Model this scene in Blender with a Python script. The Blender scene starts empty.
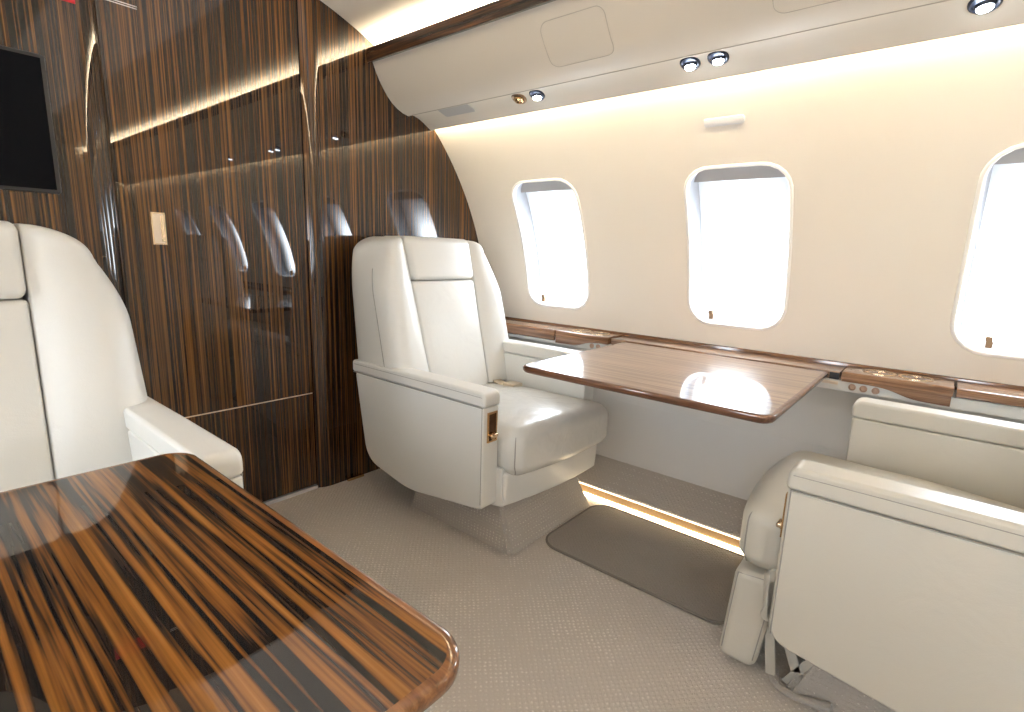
import bpy, bmesh, math, random
from mathutils import Vector, Matrix
random.seed(7)
scene = bpy.context.scene
COL = scene.collection
PI = math.pi

# ------------------------------------------------------------------ materials
def new_mat(name):
    m = bpy.data.materials.new(name); m.use_nodes = True
    nt = m.node_tree; b = nt.nodes['Principled BSDF']
    return m, nt, b

def plain(name, col, rough=.5, metal=0., coat=0., spec=.5, bump=None):
    m, nt, b = new_mat(name)
    b.inputs['Base Color'].default_value = (*col, 1)
    b.inputs['Roughness'].default_value = rough
    b.inputs['Metallic'].default_value = metal
    b.inputs['Coat Weight'].default_value = coat
    b.inputs['Coat Roughness'].default_value = .03
    b.inputs['Specular IOR Level'].default_value = spec
    if bump:
        sc, st = bump
        tc = nt.nodes.new('ShaderNodeTexCoord'); n = nt.nodes.new('ShaderNodeTexNoise')
        n.inputs['Scale'].default_value = sc; n.inputs['Detail'].default_value = 4
        bp = nt.nodes.new('ShaderNodeBump'); bp.inputs['Strength'].default_value = st; bp.inputs['Distance'].default_value = .002
        nt.links.new(tc.outputs['Object'], n.inputs['Vector'])
        nt.links.new(n.outputs['Fac'], bp.inputs['Height']); nt.links.new(bp.outputs['Normal'], b.inputs['Normal'])
    return m

def emis(name, col, s):
    m, nt, b = new_mat(name)
    b.inputs['Base Color'].default_value = (*col, 1)
    b.inputs['Emission Color'].default_value = (*col, 1)
    b.inputs['Emission Strength'].default_value = s
    return m

def wood(name, scale, stops, rough=.3, coat=1., warp=.05, fine=4.0, macro=0.):
    """striped macassar ebony; 'scale' = stripe frequency along x,y,z (small = along the grain)"""
    m, nt, b = new_mat(name); N = nt.nodes; L = nt.links
    tc = N.new('ShaderNodeTexCoord')
    mp = N.new('ShaderNodeMapping'); mp.inputs['Scale'].default_value = scale
    L.new(tc.outputs['Object'], mp.inputs['Vector'])
    n1 = N.new('ShaderNodeTexNoise'); n1.inputs['Scale'].default_value = 1; n1.inputs['Detail'].default_value = 3
    n1.inputs['Roughness'].default_value = .55; n1.inputs['Distortion'].default_value = warp
    L.new(mp.outputs['Vector'], n1.inputs['Vector'])
    mp2 = N.new('ShaderNodeMapping'); mp2.inputs['Scale'].default_value = tuple(s*fine for s in scale); mp2.inputs['Location'].default_value = (3.1, 7.7, 1.3)
    L.new(tc.outputs['Object'], mp2.inputs['Vector'])
    n2 = N.new('ShaderNodeTexNoise'); n2.inputs['Scale'].default_value = 1; n2.inputs['Detail'].default_value = 2
    L.new(mp2.outputs['Vector'], n2.inputs['Vector'])
    mx = N.new('ShaderNodeMix'); mx.data_type = 'FLOAT'; mx.inputs['Factor'].default_value = .32
    L.new(n1.outputs['Fac'], mx.inputs['A']); L.new(n2.outputs['Fac'], mx.inputs['B'])
    out = mx.outputs['Result']
    if macro:
        mp3 = N.new('ShaderNodeMapping'); mp3.inputs['Scale'].default_value = tuple(q*.14 for q in scale)
        L.new(tc.outputs['Object'], mp3.inputs['Vector'])
        n3 = N.new('ShaderNodeTexNoise'); n3.inputs['Scale'].default_value = 1; n3.inputs['Detail'].default_value = 1
        L.new(mp3.outputs['Vector'], n3.inputs['Vector'])
        mm = N.new('ShaderNodeMix'); mm.data_type = 'FLOAT'; mm.inputs['Factor'].default_value = macro
        L.new(out, mm.inputs['A']); L.new(n3.outputs['Fac'], mm.inputs['B']); out = mm.outputs['Result']
    cr = N.new('ShaderNodeValToRGB')
    els = cr.color_ramp.elements
    els[0].position, els[0].color = stops[0][0], (*stops[0][1], 1)
    els[1].position, els[1].color = stops[-1][0], (*stops[-1][1], 1)
    for p, c in stops[1:-1]:
        e = els.new(p); e.color = (*c, 1)
    L.new(out, cr.inputs['Fac']); L.new(cr.outputs['Color'], b.inputs['Base Color'])
    b.inputs['Roughness'].default_value = rough
    b.inputs['Coat Weight'].default_value = coat; b.inputs['Coat Roughness'].default_value = .012
    b.inputs['Coat IOR'].default_value = 1.55
    b.inputs['Specular IOR Level'].default_value = .08
    return m

EB = [(.41, (.004, .003, .003)), (.48, (.016, .009, .006)), (.535, (.075, .033, .010)), (.60, (.135, .060, .016)), (.70, (.21, .10, .028))]
M = {}
M['wood_wall'] = wood('ebony_bulkhead', (150, 150, .7), EB, warp=0, fine=2.6, macro=.14)
EBT = [(.41, (.004, .004, .004)), (.475, (.016, .008, .005)), (.52, (.115, .042, .009)), (.60, (.205, .082, .016)), (.70, (.29, .135, .034))]
M['wood_table'] = wood('ebony_table', (84, 1.5, 84), EBT, warp=.05, fine=2.6)
M['wood_table_edge'] = wood('table_edge_wood', (90, 3.0, 90), [(.3, (.05, .018, .006)), (.5, (.15, .058, .018)), (.7, (.26, .11, .035))])
RW = [(.34, (.12, .065, .036)), (.46, (.20, .115, .068)), (.55, (.265, .165, .105)), (.68, (.33, .215, .145))]  # paler, greyer stops carry the bright wall's reflection in the tabletop
M['wood_table_far'] = wood('table_wood_reflection_paled', (95, 1.6, 95), RW, warp=.05)
M['wood_far_edge'] = wood('walnut_edge', (90, 3, 90), [(.34, (.055, .022, .012)), (.52, (.13, .055, .028)), (.68, (.20, .095, .05))])
M['wood_ledge'] = wood('ledge_wood', (110, 3, 110), [(.34, (.07, .030, .014)), (.5, (.17, .080, .038)), (.66, (.27, .145, .078))])
M['wood_rail'] = wood('dark_rail_wood', (90, 2.5, 90), [(.36, (.008, .006, .005)), (.5, (.030, .015, .009)), (.64, (.085, .036, .014))])

def leather(name, col, rough=.36, wr=.22):
    m, nt, b = new_mat(name); N = nt.nodes; L = nt.links
    tc = N.new('ShaderNodeTexCoord')
    n1 = N.new('ShaderNodeTexNoise'); n1.inputs['Scale'].default_value = 9; n1.inputs['Detail'].default_value = 5; n1.inputs['Distortion'].default_value = .8
    v = N.new('ShaderNodeTexVoronoi'); v.inputs['Scale'].default_value = 420
    L.new(tc.outputs['Object'], n1.inputs['Vector']); L.new(tc.outputs['Object'], v.inputs['Vector'])
    b1 = N.new('ShaderNodeBump'); b1.inputs['Strength'].default_value = wr; b1.inputs['Distance'].default_value = .012
    b2 = N.new('ShaderNodeBump'); b2.inputs['Strength'].default_value = .12; b2.inputs['Distance'].default_value = .001
    L.new(n1.outputs['Fac'], b1.inputs['Height']); L.new(v.outputs['Distance'], b2.inputs['Height'])
    L.new(b1.outputs['Normal'], b2.inputs['Normal']); L.new(b2.outputs['Normal'], b.inputs['Normal'])
    b.inputs['Base Color'].default_value = (*col, 1); b.inputs['Roughness'].default_value = rough
    b.inputs['Specular IOR Level'].default_value = .5
    return m
M['leather'] = leather('white_leather', (.66, .65, .615))
M['leather_seat'] = leather('seat_leather', (.60, .585, .545), .27, .55)
M['leather_shaded'] = leather('white_leather_shaded', (.53, .50, .435), .40)  # white leather darkened in colour for the shaded near seat
M['seam'] = plain('seam_thread', (.30, .285, .26), .7)
M['seam_dark'] = plain('seam_gap', (.10, .09, .08), .8)
M['wall'] = plain('cream_wall', (.76, .705, .625), .55, bump=(55, .35))
M['wall_low'] = plain('dado_panel', (.66, .635, .60), .5, bump=(40, .1))
M['ceiling'] = plain('ceiling_cream', (.78, .71, .60), .6, bump=(60, .15))
M['bin'] = plain('bin_cream', (.66, .595, .495), .5, bump=(80, .05))
M['bin_groove'] = plain('bin_groove', (.47, .415, .34), .6)
M['frame'] = plain('window_frame_white', (.88, .86, .82), .35)
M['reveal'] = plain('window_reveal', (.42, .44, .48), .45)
M['shade_rail'] = plain('shade_rail_grey', (.40, .385, .37), .5)
M['brass'] = plain('brass', (.62, .40, .20), .22, 1.0)
M['gold'] = plain('pale_gold', (.80, .62, .42), .25, 1.0)
M['bronze'] = plain('bronze_tab', (.30, .19, .11), .4, .6)
M['button'] = plain('button_rose', (.50, .33, .24), .3, .7)
M['satin'] = plain('satin_latch', (.72, .60, .48), .35, .7)
M['steel'] = plain('grey_steel', (.42, .40, .37), .35, .8)
M['link'] = plain('linkage_paint', (.50, .48, .43), .45, .2)
M['black'] = plain('black_plastic', (.012, .012, .014), .35)
M['bezel'] = plain('light_bezel', (.022, .026, .045), .3, .25)
M['screen'] = plain('screen_glass', (.003, .0035, .005), .2, 0, 0, .05)
M['red'] = plain('red_sign', (.55, .012, .02), .4)
M['tag'] = plain('grey_tag', (.66, .66, .67), .35)
M['vent'] = plain('grey_vent', (.45, .43, .40), .5)
M['tan'] = plain('tan_riser', (.62, .40, .20), .5)
M['belt'] = plain('belt_web', (.50, .42, .31), .7)
M['buckle'] = plain('belt_buckle', (.55, .47, .36), .35, .3)
M['white_line'] = plain('white_line', (.75, .70, .68), .5)
M['sill'] = plain('bright_sill', (.75, .76, .80), .3, .6)
M['lamp'] = emis('reading_lamp_glow', (.80, .90, 1.0), 30)
M['led_warm'] = emis('warm_led', (1.0, .88, .68), 230)
M['led_cove'] = emis('cove_led', (1.0, .84, .58), 135)
M['nose_highlight'] = emis('nose_highlight_glow', (1.0, .86, .62), 2.2)
M['led_floor'] = emis('floor_led', (1.0, .84, .58), 14)

def carpet(name, c0, c1, scale=95):
    m, nt, b = new_mat(name); N = nt.nodes; L = nt.links
    tc = N.new('ShaderNodeTexCoord')
    mp = N.new('ShaderNodeMapping'); mp.inputs['Rotation'].default_value = (0, 0, PI/4); mp.inputs['Scale'].default_value = (scale, scale, scale)
    L.new(tc.outputs['Object'], mp.inputs['Vector'])
    ch = N.new('ShaderNodeTexVoronoi'); ch.inputs['Scale'].default_value = 1.0; ch.inputs['Randomness'].default_value = .25
    L.new(mp.outputs['Vector'], ch.inputs['Vector'])
    nz = N.new('ShaderNodeTexNoise'); nz.inputs['Scale'].default_value = 420; nz.inputs['Detail'].default_value = 3
    L.new(tc.outputs['Object'], nz.inputs['Vector'])
    big = N.new('ShaderNodeTexNoise'); big.inputs['Scale'].default_value = 5; big.inputs['Detail'].default_value = 3
    L.new(tc.outputs['Object'], big.inputs['Vector'])
    add = N.new('ShaderNodeMath'); add.operation = 'ADD'
    L.new(ch.outputs['Distance'], add.inputs[0]); L.new(nz.outputs['Fac'], add.inputs[1])
    add2 = N.new('ShaderNodeMath'); add2.operation = 'MULTIPLY_ADD'; add2.inputs[1].default_value = .5
    L.new(big.outputs['Fac'], add2.inputs[0]); L.new(add.outputs[0], add2.inputs[2])
    cr = N.new('ShaderNodeValToRGB')
    cr.color_ramp.elements[0].position = .7; cr.color_ramp.elements[0].color = (*c1, 1)
    cr.color_ramp.elements[1].position = 1.7; cr.color_ramp.elements[1].color = (*c0, 1)
    L.new(add2.outputs[0], cr.inputs['Fac']); L.new(cr.outputs['Color'], b.inputs['Base Color'])
    bp = N.new('ShaderNodeBump'); bp.inputs['Strength'].default_value = .8; bp.inputs['Distance'].default_value = .004; bp.invert = True
    L.new(add.outputs[0], bp.inputs['Height']); L.new(bp.outputs['Normal'], b.inputs['Normal'])
    b.inputs['Roughness'].default_value = .95; b.inputs['Specular IOR Level'].default_value = .1
    b.inputs['Sheen Weight'].default_value = .25
    return m
M['carpet'] = carpet('taupe_carpet', (.53, .475, .42), (.86, .80, .73), 80)
M['carpet_mat'] = carpet('dark_mat_carpet', (.25, .22, .19), (.48, .43, .38))
M['carpet_base'] = carpet('plinth_carpet', (.42, .385, .345), (.76, .71, .65))
M['mat_edge'] = plain('mat_binding', (.17, .15, .13), .9)

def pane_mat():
    m, nt, b = new_mat('backlit_shade_dimmed_edges'); N = nt.nodes; L = nt.links
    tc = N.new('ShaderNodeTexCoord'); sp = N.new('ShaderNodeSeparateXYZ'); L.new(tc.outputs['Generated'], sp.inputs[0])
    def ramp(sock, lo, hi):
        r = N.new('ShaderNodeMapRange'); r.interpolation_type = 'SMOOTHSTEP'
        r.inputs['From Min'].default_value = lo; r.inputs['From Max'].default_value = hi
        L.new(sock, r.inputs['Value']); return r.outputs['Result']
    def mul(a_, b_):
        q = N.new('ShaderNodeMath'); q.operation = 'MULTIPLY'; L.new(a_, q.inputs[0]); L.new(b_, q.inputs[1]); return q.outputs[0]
    e = mul(mul(ramp(sp.outputs['Z'], .97, .50), ramp(sp.outputs['Z'], -.05, .16)), mul(ramp(sp.outputs['Y'], .0, .48), ramp(sp.outputs['Y'], 1.0, .58)))  # grey shading of the window recess painted into the glow at the edges
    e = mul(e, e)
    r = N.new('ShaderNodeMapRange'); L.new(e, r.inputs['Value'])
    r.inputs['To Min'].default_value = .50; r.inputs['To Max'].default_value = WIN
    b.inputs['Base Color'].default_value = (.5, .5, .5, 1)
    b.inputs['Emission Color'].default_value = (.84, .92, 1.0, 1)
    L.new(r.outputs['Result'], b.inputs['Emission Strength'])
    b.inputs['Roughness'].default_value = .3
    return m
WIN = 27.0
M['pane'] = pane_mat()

# ------------------------------------------------------------------ mesh helpers
def link(name, me, mat, parent=None, smooth=True):
    o = bpy.data.objects.new(name, me); COL.objects.link(o)
    if mat is not None: me.materials.append(mat if not isinstance(mat, str) else M[mat])
    if parent is not None: o.parent = parent
    if smooth:
        for p in me.polygons: p.use_smooth = True
    return o

def tag(o, label=None, cat=None, group=None, kind=None):
    if label: o['label'] = label
    if cat: o['category'] = cat
    if group: o['group'] = group
    if kind: o['kind'] = kind
    return o

def empty(name, loc=(0, 0, 0), rz=0.):
    o = bpy.data.objects.new(name, None); COL.objects.link(o)
    o.location = loc; o.rotation_euler = (0, 0, rz); o.empty_display_size = .1
    return o

def from_bm(name, bm, mat, parent=None, smooth=True, angle=None, wn=False):
    bmesh.ops.recalc_face_normals(bm, faces=bm.faces)
    me = bpy.data.meshes.new(name); bm.to_mesh(me); bm.free()
    o = link(name, me, mat, parent, smooth)
    if angle is not None: me.set_sharp_from_angle(angle=math.radians(angle))
    if wn:
        w = o.modifiers.new('wn', 'WEIGHTED_NORMAL'); w.keep_sharp = True
    return o

def axis_pts(lo, hi, r, n, m):
    a = [lo + r*(1-math.tan((PI/4)*(1-i/n))) for i in range(n)]
    b = [lo + r + (hi-lo-2*r)*i/m for i in range(m+1)]
    c = [hi - r*(1-math.tan((PI/4)*(i+1)/n)) for i in range(n)]
    return a + b + c

def rbox_bm(x0, x1, y0, y1, z0, z1, r, n=4, m=(6, 6, 6), deform=None):
    lo = (x0, y0, z0); hi = (x1, y1, z1)
    r = min(r, *(0.499*(hi[i]-lo[i]) for i in range(3)))
    if isinstance(m, int): m = (m, m, m)
    P = [axis_pts(lo[i], hi[i], r, n, m[i]) for i in range(3)]
    bm = bmesh.new(); cache = {}
    def vert(i, j, k):
        if (i, j, k) in cache: return cache[(i, j, k)]
        p = Vector((P[0][i], P[1][j], P[2][k]))
        q = Vector([min(max(p[a], lo[a]+r), hi[a]-r) for a in range(3)])
        d = p-q
        if d.length > 1e-9: p = q + d.normalized()*r
        if deform: p = Vector(deform(p))
        v = bm.verts.new(p); cache[(i, j, k)] = v
        return v
    n0, n1, n2 = (len(P[a])-1 for a in range(3))
    for i in range(n0):
        for j in range(n1):
            for k in (0, n2): bm.faces.new((vert(i, j, k), vert(i+1, j, k), vert(i+1, j+1, k), vert(i, j+1, k)))
    for i in range(n0):
        for k in range(n2):
            for j in (0, n1): bm.faces.new((vert(i, j, k), vert(i+1, j, k), vert(i+1, j, k+1), vert(i, j, k+1)))
    for j in range(n1):
        for k in range(n2):
            for i in (0, n0): bm.faces.new((vert(i, j, k), vert(i, j+1, k), vert(i, j+1, k+1), vert(i, j, k+1)))
    return bm

def rbox(name, x0, x1, y0, y1, z0, z1, r, mat, parent=None, n=4, m=(6, 6, 6), deform=None):
    return from_bm(name, rbox_bm(x0, x1, y0, y1, z0, z1, r, n, m, deform), mat, parent)

def fillet(pts, radii, seg=5):
    out = []; n = len(pts)
    for i in range(n):
        r = radii[i] if isinstance(radii, (list, tuple)) else radii
        p = Vector(pts[i]); a = Vector(pts[i-1]); b = Vector(pts[(i+1) % n])
        if r <= 0: out.append(tuple(p)); continue
        u = (a-p).normalized(); v = (b-p).normalized()
        ang = u.angle(v); t = min(r/math.tan(ang/2), .49*(a-p).length, .49*(b-p).length); rr = t*math.tan(ang/2)
        c = p + (u+v).normalized()*(rr/math.sin(ang/2))
        s = p+u*t-c; e = p+v*t-c
        tot = s.angle(e); sgn = 1 if (s.x*e.y-s.y*e.x) > 0 else -1
        for k in range(seg+1):
            w = sgn*tot*k/seg
            out.append((c.x+s.x*math.cos(w)-s.y*math.sin(w), c.y+s.x*math.sin(w)+s.y*math.cos(w)))
    return out

def prism_bm(prof, axis, a0, a1, bev=0., seg=3):
    bm = bmesh.new()
    def P(u, v, a):
        return {'x': (a, u, v), 'y': (u, a, v), 'z': (u, v, a)}[axis]
    A = [bm.verts.new(P(u, v, a0)) for u, v in prof]; B = [bm.verts.new(P(u, v, a1)) for u, v in prof]
    f0 = bm.faces.new(A); f1 = bm.faces.new(list(reversed(B))); n = len(prof)
    for i in range(n): bm.faces.new((A[i], B[i], B[(i+1) % n], A[(i+1) % n]))
    bmesh.ops.recalc_face_normals(bm, faces=bm.faces)
    if bev > 0:
        ed = [e for e in bm.edges if e.calc_face_angle(0) > math.radians(40)]
        bmesh.ops.bevel(bm, geom=ed, offset=bev, segments=seg, profile=.5, affect='EDGES', clamp_overlap=True)
    return bm

def prism(name, prof, axis, a0, a1, mat, parent=None, bev=0., seg=3):
    return from_bm(name, prism_bm(prof, axis, a0, a1, bev, seg), mat, parent, angle=50, wn=True)

def box_bm(bm, x0, x1, y0, y1, z0, z1):
    vs = [bm.verts.new((x, y, z)) for x in (x0, x1) for y in (y0, y1) for z in (z0, z1)]
    for f in ((0, 1, 3, 2), (4, 6, 7, 5), (0, 4, 5, 1), (2, 3, 7, 6), (0, 2, 6, 4), (1, 5, 7, 3)): bm.faces.new([vs[i] for i in f])

def box(name, x0, x1, y0, y1, z0, z1, mat, parent=None, bev=.002, seg=2):
    bm = bmesh.new(); box_bm(bm, x0, x1, y0, y1, z0, z1)
    bmesh.ops.recalc_face_normals(bm, faces=bm.faces)
    if bev: bmesh.ops.bevel(bm, geom=bm.edges[:], offset=bev, segments=seg, profile=.5, affect='EDGES', clamp_overlap=True)
    return from_bm(name, bm, mat, parent, angle=50, wn=True)

def tube_bm(pts, r, closed=False, seg=8, bm=None, flat=1.0):
    bm = bm or bmesh.new(); pts = [Vector(p) for p in pts]; n = len(pts); rings = []; up = None
    for i, p in enumerate(pts):
        a = pts[i-1] if (closed or i > 0) else p; b = pts[(i+1) % n] if (closed or i < n-1) else p
        t = (b-a).normalized()
        if up is None:
            up = Vector((0, 0, 1)) if abs(t.z) < .9 else Vector((1, 0, 0))
        up = (up - t*up.dot(t)).normalized(); s = t.cross(up)
        rings.append([bm.verts.new(p + r*(math.cos(2*PI*k/seg)*s + flat*math.sin(2*PI*k/seg)*up)) for k in range(seg)])
    for i in range(n if closed else n-1):
        A = rings[i]; B = rings[(i+1) % n]
        for k in range(seg): bm.faces.new((A[k], A[(k+1) % seg], B[(k+1) % seg], B[k]))
    if not closed:
        bm.faces.new(rings[0]); bm.faces.new(list(reversed(rings[-1])))
    return bm
def tube(name, pts, r, mat, parent=None, closed=False, seg=8):
    return from_bm(name, tube_bm(pts, r, closed, seg), mat, parent, angle=60)

def lathe_bm(prof, seg=24, mtx=None):
    """revolve (radius, height) points about local z"""
    bm = bmesh.new(); rings = []
    for r, h in prof:
        if r < 1e-6: rings.append([bm.verts.new((0, 0, h))])
        else: rings.append([bm.verts.new((r*math.cos(2*PI*k/seg), r*math.sin(2*PI*k/seg), h)) for k in range(seg)])
    for A, B in zip(rings, rings[1:]):
        for k in range(seg):
            k2 = (k+1) % seg
            if len(A) == 1 and len(B) > 1: bm.faces.new((A[0], B[k], B[k2]))
            elif len(B) == 1 and len(A) > 1: bm.faces.new((A[k], A[k2], B[0]))
            elif len(A) > 1: bm.faces.new((A[k], A[k2], B[k2], B[k]))
    if mtx is not None: bm.transform(mtx)
    return bm
def lathe(name, prof, mat, parent=None, mtx=None, seg=24):
    return from_bm(name, lathe_bm(prof, seg, mtx), mat, parent, angle=45)

def aim(loc, d):
    q = Vector(d).to_track_quat('Z', 'Y').to_matrix().to_4x4()
    return Matrix.Translation(Vector(loc)) @ q

# ------------------------------------------------------------------ cabin constants (metres; x right, y forward, z up)
XC, ZC, RW_ = .77, .62, 1.30          # fuselage lining circle
YB, YA = 1.905, -2.6                  # forward bulkhead face, aft end
def wx(z, side=1): return XC + side*math.sqrt(max(0, RW_**2-(z-ZC)**2))
TH0 = math.asin((.10-ZC)/RW_); TH1 = math.asin((1.60-ZC)/RW_)
def wpt(y, th, side=1, off=0.):
    return Vector((XC + side*(RW_+off)*math.cos(th), y, ZC+(RW_+off)*math.sin(th)))
def th_of(z): return math.asin((z-ZC)/RW_)

# windows: centre y list
WZ0, WZ1, WW = .755, 1.305, .345
ARC0, ARC1 = th_of(WZ0), th_of(WZ1)
def win_outline(yc, n=64, grow=0.):
    """rounded-rectangle outline in (y, theta) with n points, counter-clockwise from angle 0"""
    hy = WW/2+grow; hs = (ARC1-ARC0)*RW_/2+grow; r = .085+grow
    pts = fillet([(hy, -hs), (hy, hs), (-hy, hs), (-hy, -hs)], r, 10)
    # resample evenly by angle-free arc length
    P = [Vector(p) for p in pts]; L = [0]
    for a, b in zip(P, P[1:]+P[:1]): L.append(L[-1]+(b-a).length)
    out = []; T = L[-1]; j = 0
    for k in range(n):
        s = T*k/n
        while L[j+1] < s: j += 1
        f = (s-L[j])/(L[j+1]-L[j]+1e-12); q = P[j].lerp(P[(j+1) % len(P)], f)
        out.append(q)
    thc = (ARC0+ARC1)/2
    return [(yc+q.x, thc+q.y/RW_) for q in out]

def build_wall(name, side, ycs, mat_up):
    bm = bmesh.new()
    PW, PA, PB = .25, ARC0-.075, ARC1+.075
    def grid(y0, y1, t0, t1, ny, nt):
        V = [[bm.verts.new(wpt(y0+(y1-y0)*i/ny, t0+(t1-t0)*j/nt, side)) for j in range(nt+1)] for i in range(ny+1)]
        for i in range(ny):
            for j in range(nt): bm.faces.new((V[i][j], V[i+1][j], V[i+1][j+1], V[i][j+1]))
    ys = sorted(ycs, reverse=True); cur = YB+.05
    for yc in ys:
        grid(cur, yc+PW, TH0, TH1, 4, 48); cur = yc-PW
        grid(yc+PW, yc-PW, TH0, PA, 6, 20); grid(yc+PW, yc-PW, PB, TH1, 6, 12)
        inner = win_outline(yc); n = len(inner); thc = (PA+PB)/2
        hy, hs = PW, (PB-PA)/2
        outer = []
        for (y, t) in inner:
            dy, dt = y-yc, t-thc
            k = min(hy/abs(dy) if abs(dy) > 1e-9 else 1e9, hs/abs(dt) if abs(dt) > 1e-9 else 1e9)
            outer.append([yc+dy*k, thc+dt*k])
        for cy, ct in ((hy, hs), (-hy, hs), (hy, -hs), (-hy, -hs)):   # snap nearest to the patch corners
            i = min(range(n), key=lambda i: abs(outer[i][0]-yc-cy)+4*abs(outer[i][1]-thc-ct)); outer[i] = [yc+cy, thc+ct]
        rings = []
        for q in range(7):
            f = q/6
            rings.append([bm.verts.new(wpt(a[0]*(1-f)+b[0]*f, a[1]*(1-f)+b[1]*f, side)) for a, b in zip(inner, outer)])
        for A, B in zip(rings, rings[1:]):
            for k in range(n): bm.faces.new((A[k], A[(k+1) % n], B[(k+1) % n], B[k]))
    grid(cur, YA-.05, TH0, TH1, 4, 48)
    bmesh.ops.remove_doubles(bm, verts=bm.verts, dist=.0005)
    # normals to the cabin inside
    bm.normal_update()
    for f in bm.faces:
        c = f.calc_center_median()
        if f.normal.dot(Vector((XC-c.x, 0, ZC-c.z))) < 0: f.normal_flip()
    me = bpy.data.meshes.new(name); bm.to_mesh(me); bm.free()
    o = link(name, me, mat_up); o['kind'] = 'structure'
    return o

def build_window(idx, yc, side):
    root = empty('window_%d' % idx, tuple(wpt(yc, (ARC0+ARC1)/2, side))); root['kind'] = 'structure'
    inv = Matrix.Translation(-root.location)
    n = 64
    def ring(bm, grow, off):
        return [bm.verts.new(wpt(y, t, side, off)) for y, t in win_outline(yc, n, grow)]
    def skin(name, specs, mat, cap=False):
        bm = bmesh.new(); R = [ring(bm, g, o) for g, o in specs]
        for A, B in zip(R, R[1:]):
            for k in range(n): bm.faces.new((A[k], A[(k+1) % n], B[(k+1) % n], B[k]))
        if cap: bm.faces.new(R[-1])
        bm.transform(inv)
        return from_bm(name, bm, mat, root)
    skin('frame', [(.010, .003), (.009, -.003), (.004, -.006), (-.001, -.005), (-.004, .002), (-.006, .012)], M['frame'])
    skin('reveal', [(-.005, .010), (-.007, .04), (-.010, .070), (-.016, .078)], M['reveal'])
    # pane: curved sheet behind the reveal
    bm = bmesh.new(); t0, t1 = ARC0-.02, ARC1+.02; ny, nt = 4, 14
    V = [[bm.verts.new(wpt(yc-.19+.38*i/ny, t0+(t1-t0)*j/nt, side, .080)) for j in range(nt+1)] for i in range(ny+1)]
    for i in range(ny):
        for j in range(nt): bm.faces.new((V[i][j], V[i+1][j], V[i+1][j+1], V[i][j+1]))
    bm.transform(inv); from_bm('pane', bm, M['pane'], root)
    # shade rail across the top of the pane
    bm = bmesh.new()
    for (ta, tb, o0, o1) in ((ARC1-.050, ARC1+.02, .050, .078),):
        vs = []
        for y in (yc-.185, yc+.185):
            for t in (ta, tb):
                for o in (o0, o1): vs.append(bm.verts.new(wpt(y, t, side, o)))
        for f in ((0, 1, 3, 2), (4, 6, 7, 5), (0, 4, 5, 1), (2, 3, 7, 6), (0, 2, 6, 4), (1, 5, 7, 3)): bm.faces.new([vs[i] for i in f])
    bm.transform(inv); from_bm('shade_rail', bm, M['shade_rail'], root, smooth=False)
    # little pull tab standing on the lower lip
    bm = bmesh.new(); yy = yc+.085
    box_bm(bm, -.008, .008, -.004, .004, .0, .022); box_bm(bm, -.006, .010, -.006, .006, .020, .034)
    th = ARC0+.012
    bm.transform(inv @ Matrix.Translation(wpt(yy, th, side, .0)) @ Matrix.Rotation(PI/2, 4, 'Z'))
    from_bm('pull_tab', bm, M['bronze'], root, smooth=False)
    return root

WY = [1.435, .621, -.19, -1.0, -1.81]
build_wall('wall_right', 1, WY, M['wall'])
build_wall('wall_left', -1, WY, M['wall'])
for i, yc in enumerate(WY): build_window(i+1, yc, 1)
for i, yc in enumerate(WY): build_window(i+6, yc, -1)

# floor, carpet step along both sides
def struct(o): o['kind'] = 'structure'; return o
struct(box('floor', -.55, 2.10, YA-.1, YB+.35, -.06, 0, M['carpet'], bev=0))
for side, nm in ((1, 'trim_1'), (-1, 'trim_2')):
    X = lambda d: XC + side*d
    pr = [(X(1.030), .0), (X(1.030), .052), (X(1.036), .062), (X(1.19), .122), (X(1.215), .122), (X(1.215), .0)]
    struct(prism(nm, pr, 'y', YA-.05, YB+.02, M['carpet']))
# riser strip and LED under the step nose (right side seen)
t = empty('floor_light_strip', (1.79, .65, 0)); tag(t, 'warm glowing floor light strip below the carpeted step by the wall', 'light strip')
def sub(o, loc): return o
box('riser', .004, .0095, -.85, .62, .018, .050, M['tan'], t, bev=0)
box('led_strip', -.001, .0095, -.85, .62, .003, .0175, M['led_floor'], t, bev=.002)
box('nose_highlight_strip', .001, .0095, -.85, .62, .0505, .0530, M['nose_highlight'], t, bev=0)  # glowing sliver stands in for window light caught on the carpet nose

# dado panel under the ledge on the right wall (vertical seams)
struct(from_bm('trim_3', (lambda bm: (bm))(prism_bm(fillet([(wx(.615)-.012, .615), (wx(.37)-.018, .37), (wx(.13)-.012, .125), (wx(.13)+.02, .125), (wx(.37)+.03, .37), (wx(.615)+.02, .615)], 0), 'y', YA, YB, 0)), M['wall_low'], smooth=False))

# ceiling
bm = bmesh.new()
N = 40; xs = [XC-.80+1.60*i/N for i in range(N+1)]
cz = lambda x: 1.921-.36*(x-XC)**2
A = [bm.verts.new((x, YB+.05, cz(x))) for x in xs]; B = [bm.verts.new((x, YA-.05, cz(x))) for x in xs]
for i in range(N): bm.faces.new((A[i], A[i+1], B[i+1], B[i]))
o = from_bm('ceiling', bm, M['ceiling']); struct(o)
# aft wall far behind the camera
struct(box('wall_back', -.6, 2.15, YA-.12, YA-.02, 0, 1.95, M['wall'], bev=0))

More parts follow.
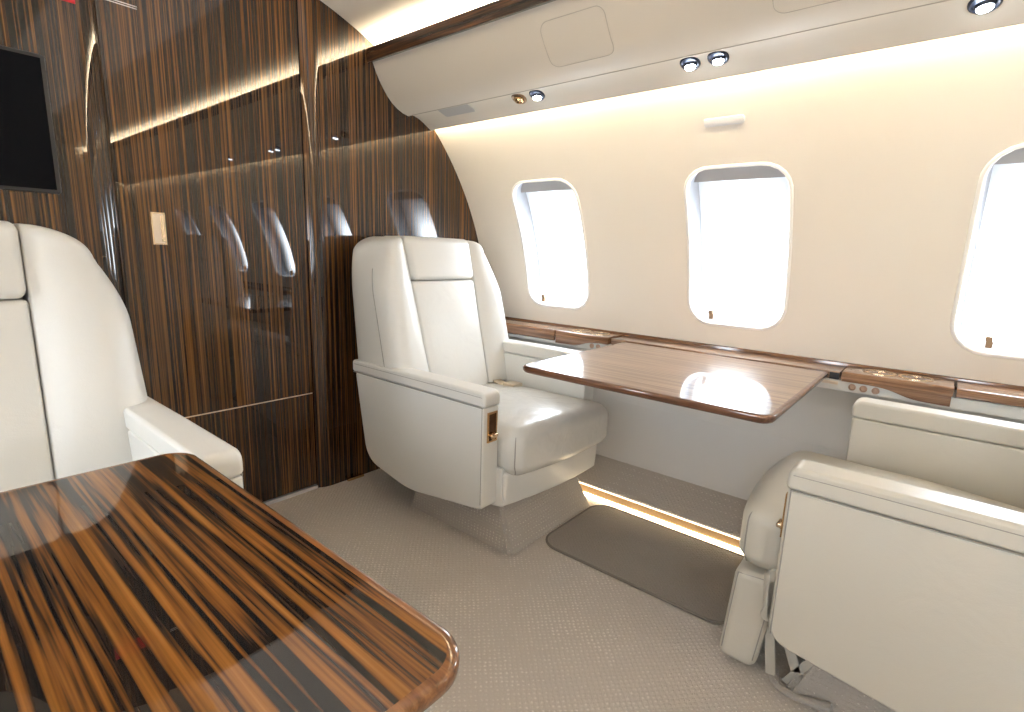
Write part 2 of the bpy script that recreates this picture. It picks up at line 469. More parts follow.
# ------------------------------------------------------------------ forward bulkhead
YD = 1.932
def bulk_profile(sign, x_edge, x_far):
    """plan outline: rounded leading edge at x_edge turning back to the door"""
    pts = []
    for k in range(9):
        a = (PI/2)*k/8
        pts.append((x_edge+sign*.062*(1-math.sin(a)), YB+.034*(1-math.cos(a))))
    pts = pts[::-1] if False else pts
    return [(x_far, YB+.07)] + [(x_far, YB)] + pts + [(x_edge, YB+.07)]
struct(prism('wall_front_right', bulk_profile(1, 1.068, 2.14), 'z', 0, 1.95, M['wood_wall']))
struct(prism('wall_front_left', bulk_profile(-1, .476, -.60), 'z', 0, 1.95, M['wood_wall']))
d = struct(box('door_1', .476, 1.068, YD, YD+.04, .016, 1.95, M['wood_wall'], bev=0))
box('kick_panel', .479, 1.065, YD-.004, YD-.0005, .018, .411, M['wood_wall'], d, bev=.001)
box('seam_strip', .479, 1.065, YD-.003, YD-.0005, .4115, .4150, M['satin'], d, bev=0)
struct(box('trim_4', .476, 1.068, YD-.012, YD+.06, 0, .014, M['sill'], bev=.001))
# flush latch on the door
l = empty('door_latch', (.577, YD, 1.037)); l.parent = d
def ringbox(name, w, h, t, dep, mat, parent, y0=0):
    bm = bmesh.new()
    for x0, x1, z0, z1 in ((-w, w, h-t, h), (-w, w, -h, -h+t), (-w, -w+t, -h+t, h-t), (w-t, w, -h+t, h-t)):
        box_bm(bm, x0, x1, y0-dep, y0, z0, z1)
    return from_bm(name, bm, mat, parent, smooth=False)
ringbox('latch_bezel', .019, .049, .004, .005, M['gold'], l)
box('latch_plate', -.015, .015, -.003, -.0005, -.045, .045, M['satin'], l, bev=.001)
box('latch_lever', .006, .013, -.0065, -.003, -.040, .040, M['gold'], l, bev=.001)

# red placard and small white-outlined placard high on the wood
o = box('red_placard', .33, .425, YB-.004, YB+.0005, 1.6105, 1.655, M['red'], bev=.001); tag(o, 'red placard high on the dark wood wall above the screen', 'sign')
t = empty('wall_marking', (.535, YD-.0005, 1.66)); tag(t, 'pair of thin white lines marked high on the wooden door', 'marking')
bm = bmesh.new()
for zz_ in (-.006, 0.0): box_bm(bm, -.040, .040, -.0012, 0, zz_, zz_+.0022)
from_bm('white_lines', bm, M['white_line'], t, smooth=False)

# wall screen
t = empty('wall_screen', (.02, YB, 1.29)); tag(t, 'black flat screen set in the dark striped wood wall above the left seat', 'television')
prism('bezel', fillet([(-.325, -.175), (.325, -.175), (.325, .172), (-.325, .172)], .008, 3), 'y', -.012, -.0005, M['black'], t, bev=.003)
prism('screen', [(-.315, -.165), (.315, -.165), (.315, .162), (-.315, .162)], 'y', -.0135, -.0121, M['screen'], t)

# small floor bracket at the foot of the right wood panel
t = box('floor_bracket', 1.19, 1.27, YB-.022, YB-.001, .0005, .012, M['brass'], bev=.003); tag(t, 'small brass floor bracket at the foot of the wood panel beside the doorway', 'bracket')

# ------------------------------------------------------------------ overhead panel, wood rail, cove lights
BP = [(1.365, 1.73), (1.380, 1.697), (1.397, 1.667), (1.416, 1.640), (1.436, 1.616), (1.460, 1.594), (1.487, 1.577), (1.515, 1.566), (1.543, 1.560)]
def mirror(p, side): return [(XC+side*(x-XC), z) for x, z in p]
for side in (1, -1):
    inner = BP + [(1.546, 1.569), (1.580, 1.567), (1.605, 1.560), (1.630, 1.549), (1.655, 1.535), (1.673, 1.526), (1.676, 1.528)]
    outer = [(1.664, 1.538), (1.640, 1.552), (1.61, 1.575), (1.56, 1.60), (1.47, 1.64), (1.43, 1.69), (1.40, 1.735), (1.366, 1.736)]
    prof = mirror(inner+outer, side)
    if side == 1:
        t = empty('overhead_panel', (1.5, -.35, 1.6)); tag(t, 'long cream curved overhead service panel above the windows', 'overhead panel')
        o = from_bm('panel_shell', prism_bm(prof, 'y', YA, YB-.001), M['bin'], None, angle=38); o.parent = t; o.location = tuple(-v for v in t.location)
        # access panel outlines lying on the curved shell
        def bin_at(u, y, off=.0012):
            i = min(int(u), len(BP)-2); f = u-i
            a, b = Vector(BP[i]), Vector(BP[i+1]); q = a.lerp(b, f); n = Vector((-(b.y-a.y), (b.x-a.x))).normalized()
            if n.y > 0: n = -n
            return Vector((q.x+n.x*off, y, q.y+n.y*off))
        for (ya, yb) in ((1.087, .862), (.43, .20), (-.3, -.53)):
            pl = fillet([(1.35, ya), (1.35, yb), (5.55, yb), (5.55, ya)], 0)
            # rounded rectangle in (arc, y)
            s0, s1 = 1.35, 5.55; k = .034
            pts2 = fillet([(s0*k, ya), (s0*k, yb), (s1*k, yb), (s1*k, ya)], .028, 6)
            dense = []
            for a, b in zip(pts2, pts2[1:]+pts2[:1]):
                for f in range(4): dense.append((a[0]+(b[0]-a[0])*f/4, a[1]+(b[1]-a[1])*f/4))
            bm = tube_bm([bin_at(s/k, y, -.0002) for s, y in dense], .0013, True, 6)
            bm.transform(Matrix.Translation(-t.location)); from_bm('access_panel', bm, M['bin_groove'], t)
        o = tube('seam_crease_shade', [(1.5425-t.location.x, y-t.location.y, 1.5600-t.location.z) for y in (YA+.01, YB-.005)], .0017, M['bin_groove'], t)  # dark tube along the step paints crease shade onto the seam
        # grey vent slot near the bulkhead
        bm = prism_bm(fillet([(-.03, -.085), (.03, -.085), (.03, .085), (-.03, .085)], .008, 4), 'z', -.002, .001)
        bm.transform(Matrix.Translation(Vector((1.5925, 1.66, 1.5625))-t.location) @ Matrix.Rotation(math.radians(18), 4, 'Y'))
        from_bm('vent', bm, M['vent'], t, smooth=False)
    else:
        o = from_bm('trim_5', prism_bm(prof, 'y', YA, YB-.001), M['bin'], angle=38); struct(o)
    rail = mirror(fillet([(1.340, 1.716), (1.368, 1.724), (1.358, 1.766), (1.342, 1.772)], .004, 2), side)
    o = prism('trim_%d' % (6 if side == 1 else 7), rail, 'y', YA, YB-.001, M['wood_rail']); struct(o)
    # ceiling cove LED behind the rail, and wall-wash LED behind the panel lip
    for (nm, xx, zz, w, h, mt) in (('ceiling_cove_light', 1.378, 1.742, .012, .008, 'led_warm'), ('wall_wash_light', 1.6585, 1.553, .008, .006, 'led_cove')):
        xq = XC+side*(xx-XC)
        o = box(nm, xq-w/2, xq+w/2, YA, YB-.003, zz-h/2, zz+h/2, M[mt], bev=0)
        if nm == 'ceiling_cove_light': tag(o, 'warm light strip hidden behind the %s dark wood rail under the ceiling' % ('right' if side == 1 else 'left'), 'light strip')
        else: tag(o, 'warm wall washing light strip behind the %s overhead panel lip' % ('right' if side == 1 else 'left'), 'light strip')

# reading lights and gasper on the underside
def spot(x, y, z, lit, label):
    d = Vector((.35, -.25, -1.0)).normalized() if lit else Vector((.3, -.1, -1)).normalized()
    t = empty('reading_light' if lit else 'air_vent', (x, y, z)); 
    tag(t, label, 'reading light' if lit else 'air vent', 'reading lights in the overhead panel' if lit else None)
    mt = aim((0, 0, -.0015), Vector((-.42, 0, -1)))
    lathe('bezel', [(.030, 0), (.029, .003), (.025, .005), (.021, .002), (0, .002)], M['bezel'] if lit else M['bronze'], t, mt)
    m2 = aim((.002, 0, -.0015), Vector((-.12, -.12, -1)))
    if lit:
        lathe('nozzle', [(.019, .003), (.019, .006), (.016, .010), (.0135, .012), (.013, .008)], M['bezel'], t, m2)
        lathe('lens', [(.0155, .0105), (.014, .0145), (.008, .0165), (0, .017)], M['lamp'], t, m2)
    else:
        lathe('nozzle', [(.019, .003), (.019, .006), (.015, .014), (.010, .015), (.009, .006), (.004, .006), (.004, .012), (0, .013)], M['brass'], t, m2)
for y, lab in ((1.25, 'lit reading light beside the bronze air nozzle, nearest the wood wall'), (.687, 'lit reading light above the middle window, nearer the wood wall'), (.606, 'lit reading light above the middle window, farther from the wood wall'), (.039, 'lit reading light at the top right, alone above the far right window')):
    spot(1.60, y, 1.5615, True, lab)
spot(1.60, 1.333, 1.5615, False, 'bronze air nozzle in the overhead panel beside a lit reading light')

# unlit sign lens on the wall above the middle window
th = th_of(1.432)
bm = prism_bm(fillet([(-.064, -.014), (.064, -.014), (.064, .014), (-.064, .014)], .010, 5), 'z', -.004, .0018, bev=.0012)
nrm = Vector((-math.cos(th), 0, -math.sin(th)))
rot = Matrix((Vector((0, 1, 0)), nrm.cross(Vector((0, 1, 0))), nrm)).transposed().to_4x4()
bm.transform(rot)
o = from_bm('sign_lens', bm, M['tag'], angle=50); o.location = wpt(.637, th, 1, -.001)
tag(o, 'slim pale grey sign lens on the cream wall above the middle window', 'sign')

# ------------------------------------------------------------------ side ledge on the right wall
t = empty('side_ledge', (1.93, .6, .6)); tag(t, 'long cream ledge body with wood rail along the wall under the windows', 'ledge')
L0 = Vector(t.location)
fz = [(1.932, .600), (1.932, .634), (2.056, .634), (2.056, .600)]
o = prism('fascia', [(x-L0.x, z-L0.z) for x, z in fz], 'y', -2.2-L0.y, YB-.003-L0.y, M['leather'], t, bev=.003)
rl = fillet([(2.0575, .6345), (2.069, .6345), (2.069, .672), (2.0585, .672)], .003, 3)
prism('wood_rail', [(x-L0.x, z-L0.z) for x, z in rl], 'y', -2.2-L0.y, YB-.003-L0.y, M['wood_ledge'], t)
box('table_slot', 1.9302-L0.x, 1.9314-L0.x, .237-L0.y, .2640-L0.y, .6345-L0.z, .6560-L0.z, M['black'], t, bev=0)
box('slot_bracket', 1.9285-L0.x, 1.9315-L0.x, .237-L0.y, .285-L0.y, .618-L0.z, .628-L0.z, M['satin'], t)
for yy in (.198, .168, .136, 1.124, 1.155):
    mt = aim((1.9318-L0.x, yy-L0.y, .617-L0.z), (-1, 0, 0))
    lathe('button', [(.0105, .0), (.0105, .003), (.0085, .004), (.0070, .002), (.0062, .002), (.0055, .0035), (0, .0038)], M['button'], t, mt, 18)
def cover(y0, y1, label, cups=(), wave=False, drop=.640, top=.664, xf=1.915, back=2.0565, mat='wood_ledge'):
    t = empty('ledge_cover', ((xf+back)/2, (y0+y1)/2, .6345)); tag(t, label, 'ledge cover')
    O = Vector(t.location)
    pr = fillet(([(xf, drop), (xf+.014, .6352)] if drop > .63 else [(xf, drop), (xf+.012, drop), (xf+.0135, .6352)]) + [(back, .6352), (back, top), (xf+.006, top)], [.004]*(2 if drop > .63 else 3)+[0, .002, .008], 4)
    prism('wood_top', [(x-O.x, z-O.z) for x, z in pr], 'y', y0-O.y+.0015, y1-O.y-.0015, M[mat], t, bev=.001, seg=2)
    if wave:   # lower wood apron dipping along the front edge
        n = 24; lo = []
        for i in range(n+1):
            f = i/n; yy = y1-.004-(y1-y0-.008)*f
            s = 1/(1+math.exp(-(f-.55)*14)); s = s if wave > 0 else 1-s
            lo.append((yy-O.y, .634-.026*s-O.z))
        pr2 = [(y0+.004-O.y, .641-O.z), (y1-.004-O.y, .641-O.z)] + lo
        prism('apron', pr2, 'x', xf-O.x+.002, xf-O.x+.014, M[mat], t)
    for cy in cups:
        cx = (xf+back)/2+.008
        h = lathe('cup_holder', [(.044, 0), (.044, .0022), (.040, .0030), (.037, .0022), (.037, .0006), (.030, .0005), (0, .0005)], M['gold'], t, Matrix.Translation(Vector((cx-O.x, cy-O.y, top+.0001-O.z))), 32)
        lathe('well', [(.0365, .0008), (.036, .0009), (0, .0009)], M['wood_far_edge'], h, Matrix.Translation(Vector((cx-O.x, cy-O.y, top+.0002-O.z))), 32)
        box('cup_clip', cx-O.x-.012, cx-O.x+.002, cy-O.y-.004, cy-O.y+.004, top+.0012-O.z, top+.0045-O.z, M['gold'], h, bev=.001)
    return t
cover(1.345, 1.90, 'wood ledge cover beside the far white seat, nearest the wood wall', drop=.616)
cover(1.07, 1.342, 'wood ledge cover with gold cup rings beside the far end of the table', (1.155, 1.25), wave=-1)
cover(-.047, .232, 'wood ledge cover with two gold cup rings at the near end of the table', (.138, .046), wave=1)
cover(-.80, -.050, 'plain wood ledge cover beside the near white seat')
# fixed strip behind the table leaf
t = box('hinge_strip', 1.9315, 2.0565, .236, 1.066, .6352, .6600, M['wood_table_far'], bev=.002)
tag(t, 'narrow fixed wood strip between the folding table and the wall rail', 'ledge strip')

# ------------------------------------------------------------------ tables
def table(name, x_aisle, x_wall, y0, y1, ztop, label, mat, edge, r):
    t = empty(name, ((x_aisle+x_wall)/2, (y0+y1)/2, ztop-.025)); tag(t, label, 'table'); O = Vector(t.location)
    s = 1 if x_aisle > x_wall else -1
    hx, hy = abs(x_aisle-x_wall)/2, (y1-y0)/2
    def outline(g):
        rr = r-g
        P = [(s*(hx-g), -hy+g), (s*(hx-g), hy-g), (-s*(hx-g), hy-g), (-s*(hx-g), -hy+g)]
        return fillet(P, [rr, rr, .012, .012], 10)
    # bullnose edge band (ring loft) + flat top field
    prof = [(.0115, .0248), (.006, .0250), (.002, .0238), (.0004, .0205), (0, .017), (.0004, .011), (.004, .0055), (.012, .0015), (.022, 0)]
    bm = bmesh.new(); rings = []
    for g, z in prof: rings.append([bm.verts.new((x, y, z)) for x, y in outline(g)])
    n = len(rings[0])
    for A, B in zip(rings, rings[1:]):
        for k in range(n): bm.faces.new((A[k], A[(k+1) % n], B[(k+1) % n], B[k]))
    from_bm('edge_band', bm, M[edge], t, angle=70)
    bm = bmesh.new(); a = [bm.verts.new((x, y, .0249)) for x, y in outline(.0113)]; bm.faces.new(a)
    b = [bm.verts.new((x, y, .0002)) for x, y in outline(.0218)]; bm.faces.new(b)
    for k in range(n): bm.faces.new((a[k], a[(k+1) % n], b[(k+1) % n], b[k]))
    from_bm('tabletop', bm, M[mat], t, smooth=False)
    # black hinge blocks + support bar at the wall end
    for yy in (-hy+.03, hy-.03):
        box('hinge', min(-s*hx, -s*(hx+.001)), max(-s*hx, -s*(hx+.001)), yy-.025, yy+.025, .0045, .019, M['black'], t, bev=.002)
    box('support_bar', min(-s*(hx-.10), -s*(hx-.025)), max(-s*(hx-.10), -s*(hx-.025)), -hy+.05, hy-.05, -.022, -.0005, M['steel'], t, bev=.003)
    return t
table('folding_table', 1.244, 1.9285, .266, 1.004, .656, 'glossy brown folding table extended from the window ledge between two seats', 'wood_table_far', 'wood_far_edge', .035)
table('folding_table', .297, -.41, .270, .960, .656, 'large glossy striped ebony table in the left foreground', 'wood_table', 'wood_table_edge', .045)
struct(box('trim_8', -.525, -.447, -2.2, YB-.003, .60, .664, M['wood_ledge'], bev=.004))

# mat on the floor under the right table
t = empty('floor_mat', (1.57, .67, 0)); tag(t, 'dark grey carpet mat with bound edge on the floor under the folding table', 'mat')
oc = fillet([(-.20, -.34), (.205, -.34), (.205, .315), (-.20, .315)], .07, 8)
prism('mat_pile', oc, 'z', .0005, .006, M['carpet_mat'], t)
tube('binding', [(x, y, .0045) for x, y in oc], .0042, M['mat_edge'], t, closed=True)

# ------------------------------------------------------------------ seats
def lerp(a, b, f): return a+(b-a)*f
def seat(loc, rz, aisle, label, arm_h, win_h, shaded=False, base_dy=0., footrest=False, top=1.045, back=0., pin=0., pout=0., corner=.018, skew=0., pwin=0.):
    """local frame: sitter faces -y; 'aisle' = sign of the aisle side in local x"""
    root = empty('cabin_seat', loc, rz); tag(root, label, 'seat')
    LE = M['leather_shaded'] if shaded else M['leather']; LS = M['leather_shaded'] if shaded else M['leather_seat']
    # carpeted plinth
    bm = bmesh.new(); y0, y1 = -.262+base_dy, .262+base_dy
    lo = [(-.255, y0), (.255, y0), (.255, y1), (-.255, y1)]; hi = [(-.235, y0+.075), (.205, y0+.075), (.205, y1-.03), (-.235, y1-.03)]
    A = [bm.verts.new((x, y, .0005)) for x, y in lo]; B = [bm.verts.new((x, y, .185)) for x, y in hi]
    bm.faces.new(A); bm.faces.new(B)
    for i in range(4): bm.faces.new((A[i], A[(i+1) % 4], B[(i+1) % 4], B[i]))
    bmesh.ops.recalc_face_normals(bm, faces=bm.faces)
    bmesh.ops.bevel(bm, geom=[e for e in bm.edges if abs(e.verts[0].co.z-e.verts[1].co.z) > .05], offset=.012, segments=3, affect='EDGES')
    from_bm('plinth', bm, M['carpet_base'], root, angle=50, wn=True)
    # seat shell under the cushion
    sh = fillet([(-.222, .200), (-.232, .168), (.0, .135), (.46, .165), (.49, .30), (-.218, .30)], [.004, .02, .2, .08, .01, .004], 5)
    prism('seat_shell', sh, 'x', -.262, .262, LE, root, bev=.006)
    # armrests
    for sx in (-1, 1):
        h = arm_h if sx == aisle else win_h
        xi, xo = sorted((sx*.258, sx*.332)); yf_ = -.160 if footrest and sx != aisle else -.195
        pr = fillet([(yf_, .172), (.18, .122), (.435, .170), (.50, h-.052), (yf_, h-.052)], [corner, .40, .10, .010, .006], 8)
        arm = prism('armrest', pr, 'x', xi, xo, LE, root, bev=.009, seg=3)
        pad = fillet([(yf_-.005, h-.051), (.520, h-.051), (.520, h-.004), (.10, h), (yf_-.005, h)], [.010, .012, .012, .3, .034], 7)
        pd = prism('arm_pad', pad, 'x', xi-.0015, xo+.0015, LE, arm, bev=.014, seg=4)
        x1 = xo+.0004 if sx > 0 else xi-.0004
        tube('pad_seam', [(x1, yf_+.005, h-.0515), (x1, .51, h-.0515)], .0016, M['seam'], arm)
        tube('stitch_line', fillet3([(x1+sx*.001, .505, h-.019), (x1+sx*.001, .10, h-.017), (x1+sx*.001, yf_+.045, h-.017), (x1+sx*.001, yf_+.007, h-.0175)]), .0010, M['seam'], arm)
        tube('front_piping', [(x1, yf_+.0065, .19), (x1, yf_+.0065, h-.053)], .0014, M['seam'], arm)
        if sx == aisle:   # recline handle set into the front of the armrest
            hd = empty('recline_handle', ((xi+xo)/2+.002, -.1955, h-.118)); hd.parent = arm
            ringbox('bezel', .0225, .050, .006, .004, M['brass'], hd)
            box('recess', -.0165, .0165, -.0015, -.0003, -.044, .044, plain('handle_recess', (.10, .045, .018), .25, .8), hd, bev=0)
            box('lever', -.013, .017, -.016, -.0016, -.034, -.022, M['gold'], hd, bev=.004)
            lathe('knob', [(.0, -.002), (.011, 0), (.012, .006), (.007, .012), (0, .013)], M['brass'], hd, aim((.0, -.0016, -.030), (0, -1, 0)), 16)
    # seat cushion: crowned, bowed front that overhangs the armrests
    x0, x1 = -.243, .243
    def cush(p):
        x, y, z = p
        f = (y+.30)/.62
        u = min(1, abs(x)/.25)
        z += (.016*(1-u*u) + .010*math.sin(max(0, min(1, f))*PI)) * (1 if z > .36 else 0)
        z -= .030*max(0, f-.5)*(1 if z > .36 else .6)
        fr = max(0, 1-(y+.30)/.22)
        y -= fr*(.030*(1-u*u)+(.030 if footrest else 0)+skew*(.5-aisle*x*2))
        x += fr*(.026 if x*aisle > 0 else .058)*(x/.25)*(1 if z > .30 else .8)
        return (x, y, z)
    c = rbox('seat_cushion', x0, x1, -.268, .27, .272, .432, .045, LS, root, n=5, m=(14, 14, 5), deform=cush)
    for sx in (-1, 1):
        pts = [cush((sx*(.243-.0125-q), -.268+.0125+q, z)) for z, q in ((.286, .006), (.30, .002), (.32, 0), (.36, 0), (.390, .001), (.405, .004), (.418, .012))]
        tube('piping', fillet3(pts), .0018, M['seam'], c)
    # front skirt panel below cushion
    def sk(p):
        x, y, z = p; u = x/.25
        return (x, y-.018*(1-u*u)+.08*max(0, .26-z)-.8*skew*(.5-aisle*x*2)*max(0, min(1, (-.16-y)/.07)), z)
    rbox('front_skirt', -.257, .262, -.232, -.16, .165, .285, .012, LE, root, n=3, m=(10, 3, 4), deform=sk)
    # backrest -------------------------------------------------
    k = (top-.5)/(1.045-.5)
    def yfront(z): return lerp(.235, .395, max(0., (z-.45)/.60))+back
    def yrear(z): return lerp(.515, .590, (z-.45)/.60)+back
    def xin(z): return lerp(.158, .178, min(1, max(0, (z-.45)/.60)))+pin
    def xout(z):
        if z < .83: return lerp(.314, .304, (z-.45)/.38)+pout
        f = min(1, (z-.83)/(.205)); return .304+pout-.060*(1-math.sqrt(max(0, 1-f*f)))-.018*f
    # rear shell
    def loft(name, rows, mat, par):
        bm = bmesh.new(); n = 40; R = []
        for z, cx, hx, cy, hy, e in rows:
            ring = []
            for i in range(n):
                a = 2*PI*i/n; ca, sa = math.cos(a), math.sin(a)
                ring.append(bm.verts.new((cx+hx*math.copysign(abs(ca)**(2/e), ca), cy+hy*math.copysign(abs(sa)**(2/e), sa), z)))
            R.append(ring)
        for A_, B_ in zip(R, R[1:]):
            for i in range(n): bm.faces.new((A_[i], A_[(i+1) % n], B_[(i+1) % n], B_[i]))
        bm.faces.new(R[0]); bm.faces.new(R[-1])
        return from_bm(name, bm, mat, par, angle=75)
    ztop = .5+(1.046-.5)*k
    def rows(zs, fx, fe, cap):
        out = []
        for z in zs:
            xa, xb, ya, yb = fx(z)
            out.append((z, (xa+xb)/2, (xb-xa)/2, (ya+yb)/2, (yb-ya)/2, fe))
        # rounded cap
        xa, xb, ya, yb = fx(zs[-1])
        for q in range(1, 9):
            a = (PI/2)*q/8; s = cap*(1-math.cos(a))
            out.append((zs[-1]+cap*math.sin(a), (xa+xb)/2, (xb-xa)/2-s, (ya+yb)/2, (yb-ya)/2-s, fe))
        return out
    cap = .035; zs = [.44+(ztop-cap-.44)*i/26 for i in range(27)]
    zz = lambda z: .5+(z-.5)/k
    def bol(sx):
        bm = bmesh.new(); R = []
        def ctrl(z):
            w = zz(z); xi, xo = xin(w)+.001, xout(w)+(pwin*min(1, max(0, (1.04-w)/.2)) if sx != aisle else 0); W = xo-xi; xr = .55*(.304+pout+(pwin if sx != aisle else 0))+.45*xo; yf, yr = yfront(w), yrear(w)
            B = .022+.016*math.sin(PI*min(1, max(0, (w-.45)/.6)))
            return [(xi, yf+.04), (xi+.0005, yf+.004), (xi+.010, yf-.008), (xi+.30*W, yf-B*.8), (xi+.62*W, yf-B), (xi+.86*W, yf-B*.35), (xo-.004, yf+.030), ((xo*2+xr)/3, yf+.09),
                    (xr, yr-.06), (xr-.012, yr-.018), (xr-.05, yr), (xi, yr), (xi, (yf+yr)/2)]
        def ring(z, P2):
            n = len(P2); out = []
            for i in range(n):
                p0, p1, p2, p3 = (Vector(P2[(i+d) % n]) for d in (-1, 0, 1, 2))
                for k_ in range(5):
                    t_ = k_/5
                    q = .5*((2*p1)+(p2-p0)*t_+(2*p0-5*p1+4*p2-p3)*t_**2+(3*p1-p0-3*p2+p3)*t_**3)
                    u_ = (q.x-xin(zz(z)))/.13; g_ = max(0, (zz(z)-.80)/.245)
                    out.append(bm.verts.new((sx*q.x, q.y, z-.052*max(0, u_)**2*g_**1.5)))
            return out
        for z in zs: R.append(ring(z, ctrl(z)))
        base = ctrl(zs[-1])
        xs_ = [p[0] for p in base]; ys_ = [p[1] for p in base]
        cx, cy = (min(xs_)+max(xs_))/2, (min(ys_)+max(ys_))/2; hx, hy = (max(xs_)-min(xs_))/2, (max(ys_)-min(ys_))/2
        for q in range(1, 9):
            a_ = (PI/2)*q/8; s_ = cap*(1-math.cos(a_))
            R.append(ring(zs[-1]+cap*math.sin(a_), [(min(xs_)+(p[0]-min(xs_))*(2*hx-s_)/(2*hx)+.15*s_, cy+(p[1]-cy)*(hy-s_)/hy) for p in base]))
        for A_, B_ in zip(R, R[1:]):
            for i in range(len(A_)): bm.faces.new((A_[i], A_[(i+1) % len(A_)], B_[(i+1) % len(A_)], B_[i]))
        bm.faces.new(R[0]); bm.faces.new(R[-1])
        return from_bm('bolster', bm, LE, root, angle=75)
    for sx in (-1, 1):
        b = bol(sx)
        if sx != aisle: continue
        pts = []
        for z in zs[3:-3]:
            w = zz(z); pts.append((sx*(xout(w)+.0002), yfront(w)+.055, z-.052*max(0, (xout(w)-xin(w))/.13)**2*max(0, (w-.80)/.245)**1.5))
        tube('stitch_line', pts, .0012, M['seam'], b)
    def fxs(z):
        w = zz(z); return (-xin(w)-.01, xin(w)+.01, yfront(w)+.06, yrear(w)-.004)
    loft('back_shell', rows(zs[:-2], fxs, 6, .03), LE, root)
    hz = .5+(.880-.5)*k; tz = .5+(1.050-.5)*k
    def tilt(p):
        x, y, z = p; w = zz(z)
        xs = x*(xin(w)-.0005)/.165
        u = min(1, abs(x)/.165)
        return (xs, y+yfront(w)-.004-.014*(1-u*u)*(1 if y < .04 else 0), z)
    rbox('back_cushion', -.165, .165, 0, .10, .40, hz-.001, .012, LE, root, n=4, m=(10, 4, 12), deform=tilt)
    def tilt2(p):
        x, y, z = tilt(p); return (x, y-.012, z)
    rbox('headrest', -.165, .165, 0, .175, hz+.001, tz, .024, LE, root, n=5, m=(10, 6, 6), deform=tilt2)
    # seat belt stub with buckle
    bx = -aisle*.185
    if footrest: bx = None
    if bx is not None:
      sb = rbox('seat_belt', bx-.024, bx+.024, .14, .235, .432, .440, .003, M['belt'], root, n=2, m=2, deform=lambda p: (p[0]+(p[1]-.14)*.2*-aisle, p[1], p[2]+.25*max(0, p[1]-.19)))
      rbox('buckle', bx-.030, bx+.030, .085, .15, .434, .456, .006, M['buckle'], sb, n=3, m=2)
    if footrest:
        f = empty('footrest', (0, -.272, .010)); f.parent = root
        def fr(p):
            x, y, z = p; return (x, y*(1+.6*z)+.10*z-.006*math.cos(x/.26*PI/2), z)
        rbox('leg_pad', -.255, .255, -.044, .044, .004, .256, .022, LE, f, n=4, m=(8, 4, 8), deform=fr)
        for sx in (-1, 1):
            pts = [fr((sx*.2495, y, z)) for y, z in ((-.036, .03), (-.036, .245), (.034, .252), (.036, .03))]
            tube('piping', pts, .0018, M['seam'], f)
            for nm, (p0, p1) in (('link_bar', ((.060, .140), (.078, .008))), ('link_bar', ((.062, .215), (.128, .045))), ('link_bar', ((.118, .004), (.185, .13)))):
                bm = bmesh.new(); a = Vector((0, *p0)); b = Vector((0, *p1)); d = (b-a); L = d.length
                box_bm(bm, -.004, .004, -.011, .011, -.008, L+.008)
                bm.transform(Matrix.Translation(Vector((sx*.225, 0, 0))+a) @ d.to_track_quat('Z', 'Y').to_matrix().to_4x4() @ Matrix.Rotation(0, 4, 'Z'))
                from_bm(nm, bm, M['link'], f, smooth=False)
        cp = [(aisle*.20, -.19, .004), (aisle*.245, -.175, .006), (aisle*.262, -.13, .012), (aisle*.262, -.06, .03)]
        from_bm('base_flange', tube_bm(fillet3(cp), .011, seg=10, flat=.7), M['carpet_base'], root, angle=60)
        lathe('side_knob', [(0, 0), (.009, 0), (.010, .008), (.006, .012), (0, .012)], M['bronze'], root, aim((aisle*.2435, -.215, .36), (aisle, 0, 0)), 14)
    return root

def fillet3(pts, sub=6):
    """Catmull-Rom through the points"""
    P = [Vector(p) for p in pts]; out = []
    for i in range(len(P)-1):
        p0 = P[max(0, i-1)]; p1 = P[i]; p2 = P[i+1]; p3 = P[min(len(P)-1, i+2)]
        for k in range(sub):
            t_ = k/sub
            out.append(.5*((2*p1)+(p2-p0)*t_+(2*p0-5*p1+4*p2-p3)*t_**2+(3*p1-p0-3*p2+p3)*t_**3))
    out.append(P[-1]); return out

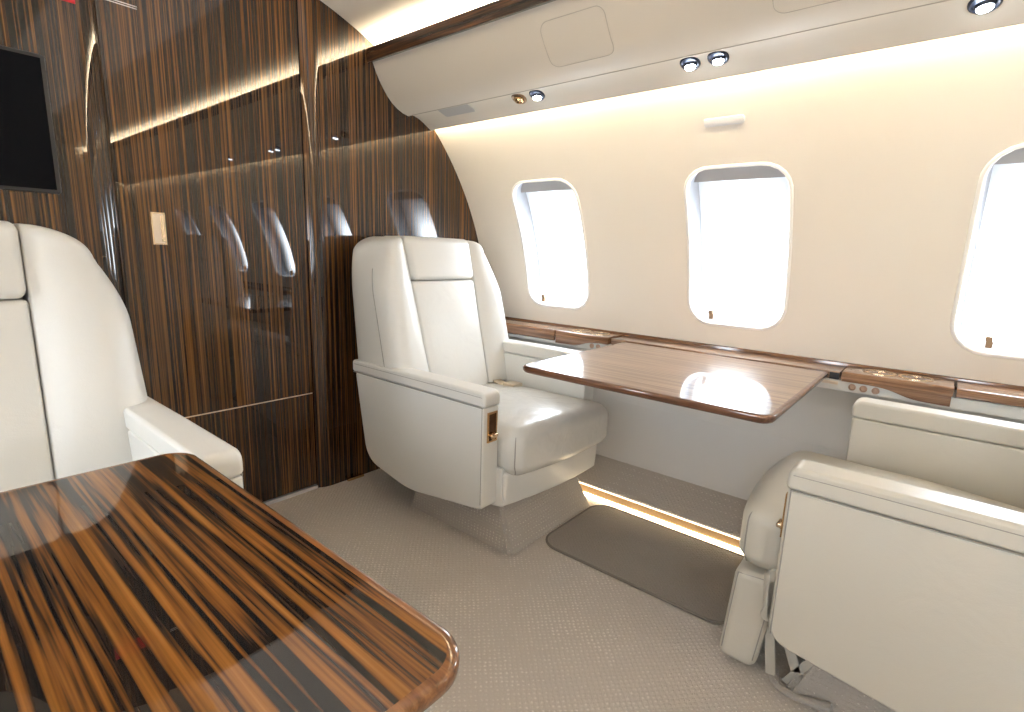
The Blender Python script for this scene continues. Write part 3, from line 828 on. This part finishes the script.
seat((1.49, 1.262, 0), 0, -1, 'white leather seat at the far end of the folding table by the window', .568, .612, pout=.014, skew=.05, pwin=.028)
seat((.062, 1.175, 0), 0, 1, 'white leather seat on the left behind the striped ebony table', .620, .620, top=1.026, pin=-.036, pout=.018)
seat((1.50, .008, 0), PI, 1, 'white leather seat with lowered leg rest in the right foreground', .582, .615, shaded=True, base_dy=.105, footrest=True, back=.08, corner=.05)

# ------------------------------------------------------------------ lights
def area(name, loc, rot, sx, sy, e, col):
    l = bpy.data.lights.new(name, 'AREA'); l.shape = 'RECTANGLE'; l.size = sx; l.size_y = sy; l.energy = e; l.color = col
    o = bpy.data.objects.new(name, l); COL.objects.link(o); o.location = loc; o.rotation_euler = rot
    return o
area('cabin_fill_light', (.77, -.2, 1.905), (0, 0, 0), 1.0, 4.2, 7, (1, .97, .93))  # added fill lamp under the ceiling, not a cabin fixture
w = bpy.data.worlds.new('world'); scene.world = w; w.use_nodes = True
w.node_tree.nodes['Background'].inputs['Color'].default_value = (.9, .95, 1, 1)
w.node_tree.nodes['Background'].inputs['Strength'].default_value = .3

# ------------------------------------------------------------------ camera
F, YAW, PIT, ROL = 523.18, .8788, -.1952, .0335
fw = Vector((math.sin(YAW)*math.cos(PIT), math.cos(YAW)*math.cos(PIT), math.sin(PIT)))
rt = Vector((math.cos(YAW), -math.sin(YAW), 0)); up = rt.cross(fw)
c, s = math.cos(ROL), math.sin(ROL)
R_ = c*rt+s*up; U_ = -s*rt+c*up
cam = bpy.data.cameras.new('camera'); co = bpy.data.objects.new('camera', cam); COL.objects.link(co)
cam.sensor_fit = 'HORIZONTAL'; cam.sensor_width = 36; cam.lens = F/1024*36; cam.clip_start = .02
co.matrix_world = Matrix(((R_.x, U_.x, -fw.x, 0), (R_.y, U_.y, -fw.y, 0), (R_.z, U_.z, -fw.z, 1.0), (0, 0, 0, 1)))
scene.camera = co
scene.view_settings.view_transform = 'Standard'
scene.view_settings.look = 'None'
scene.view_settings.exposure = .12
scene.cycles.use_denoising = True
scene.cycles.max_bounces = 10
scene.cycles.diffuse_bounces = 6
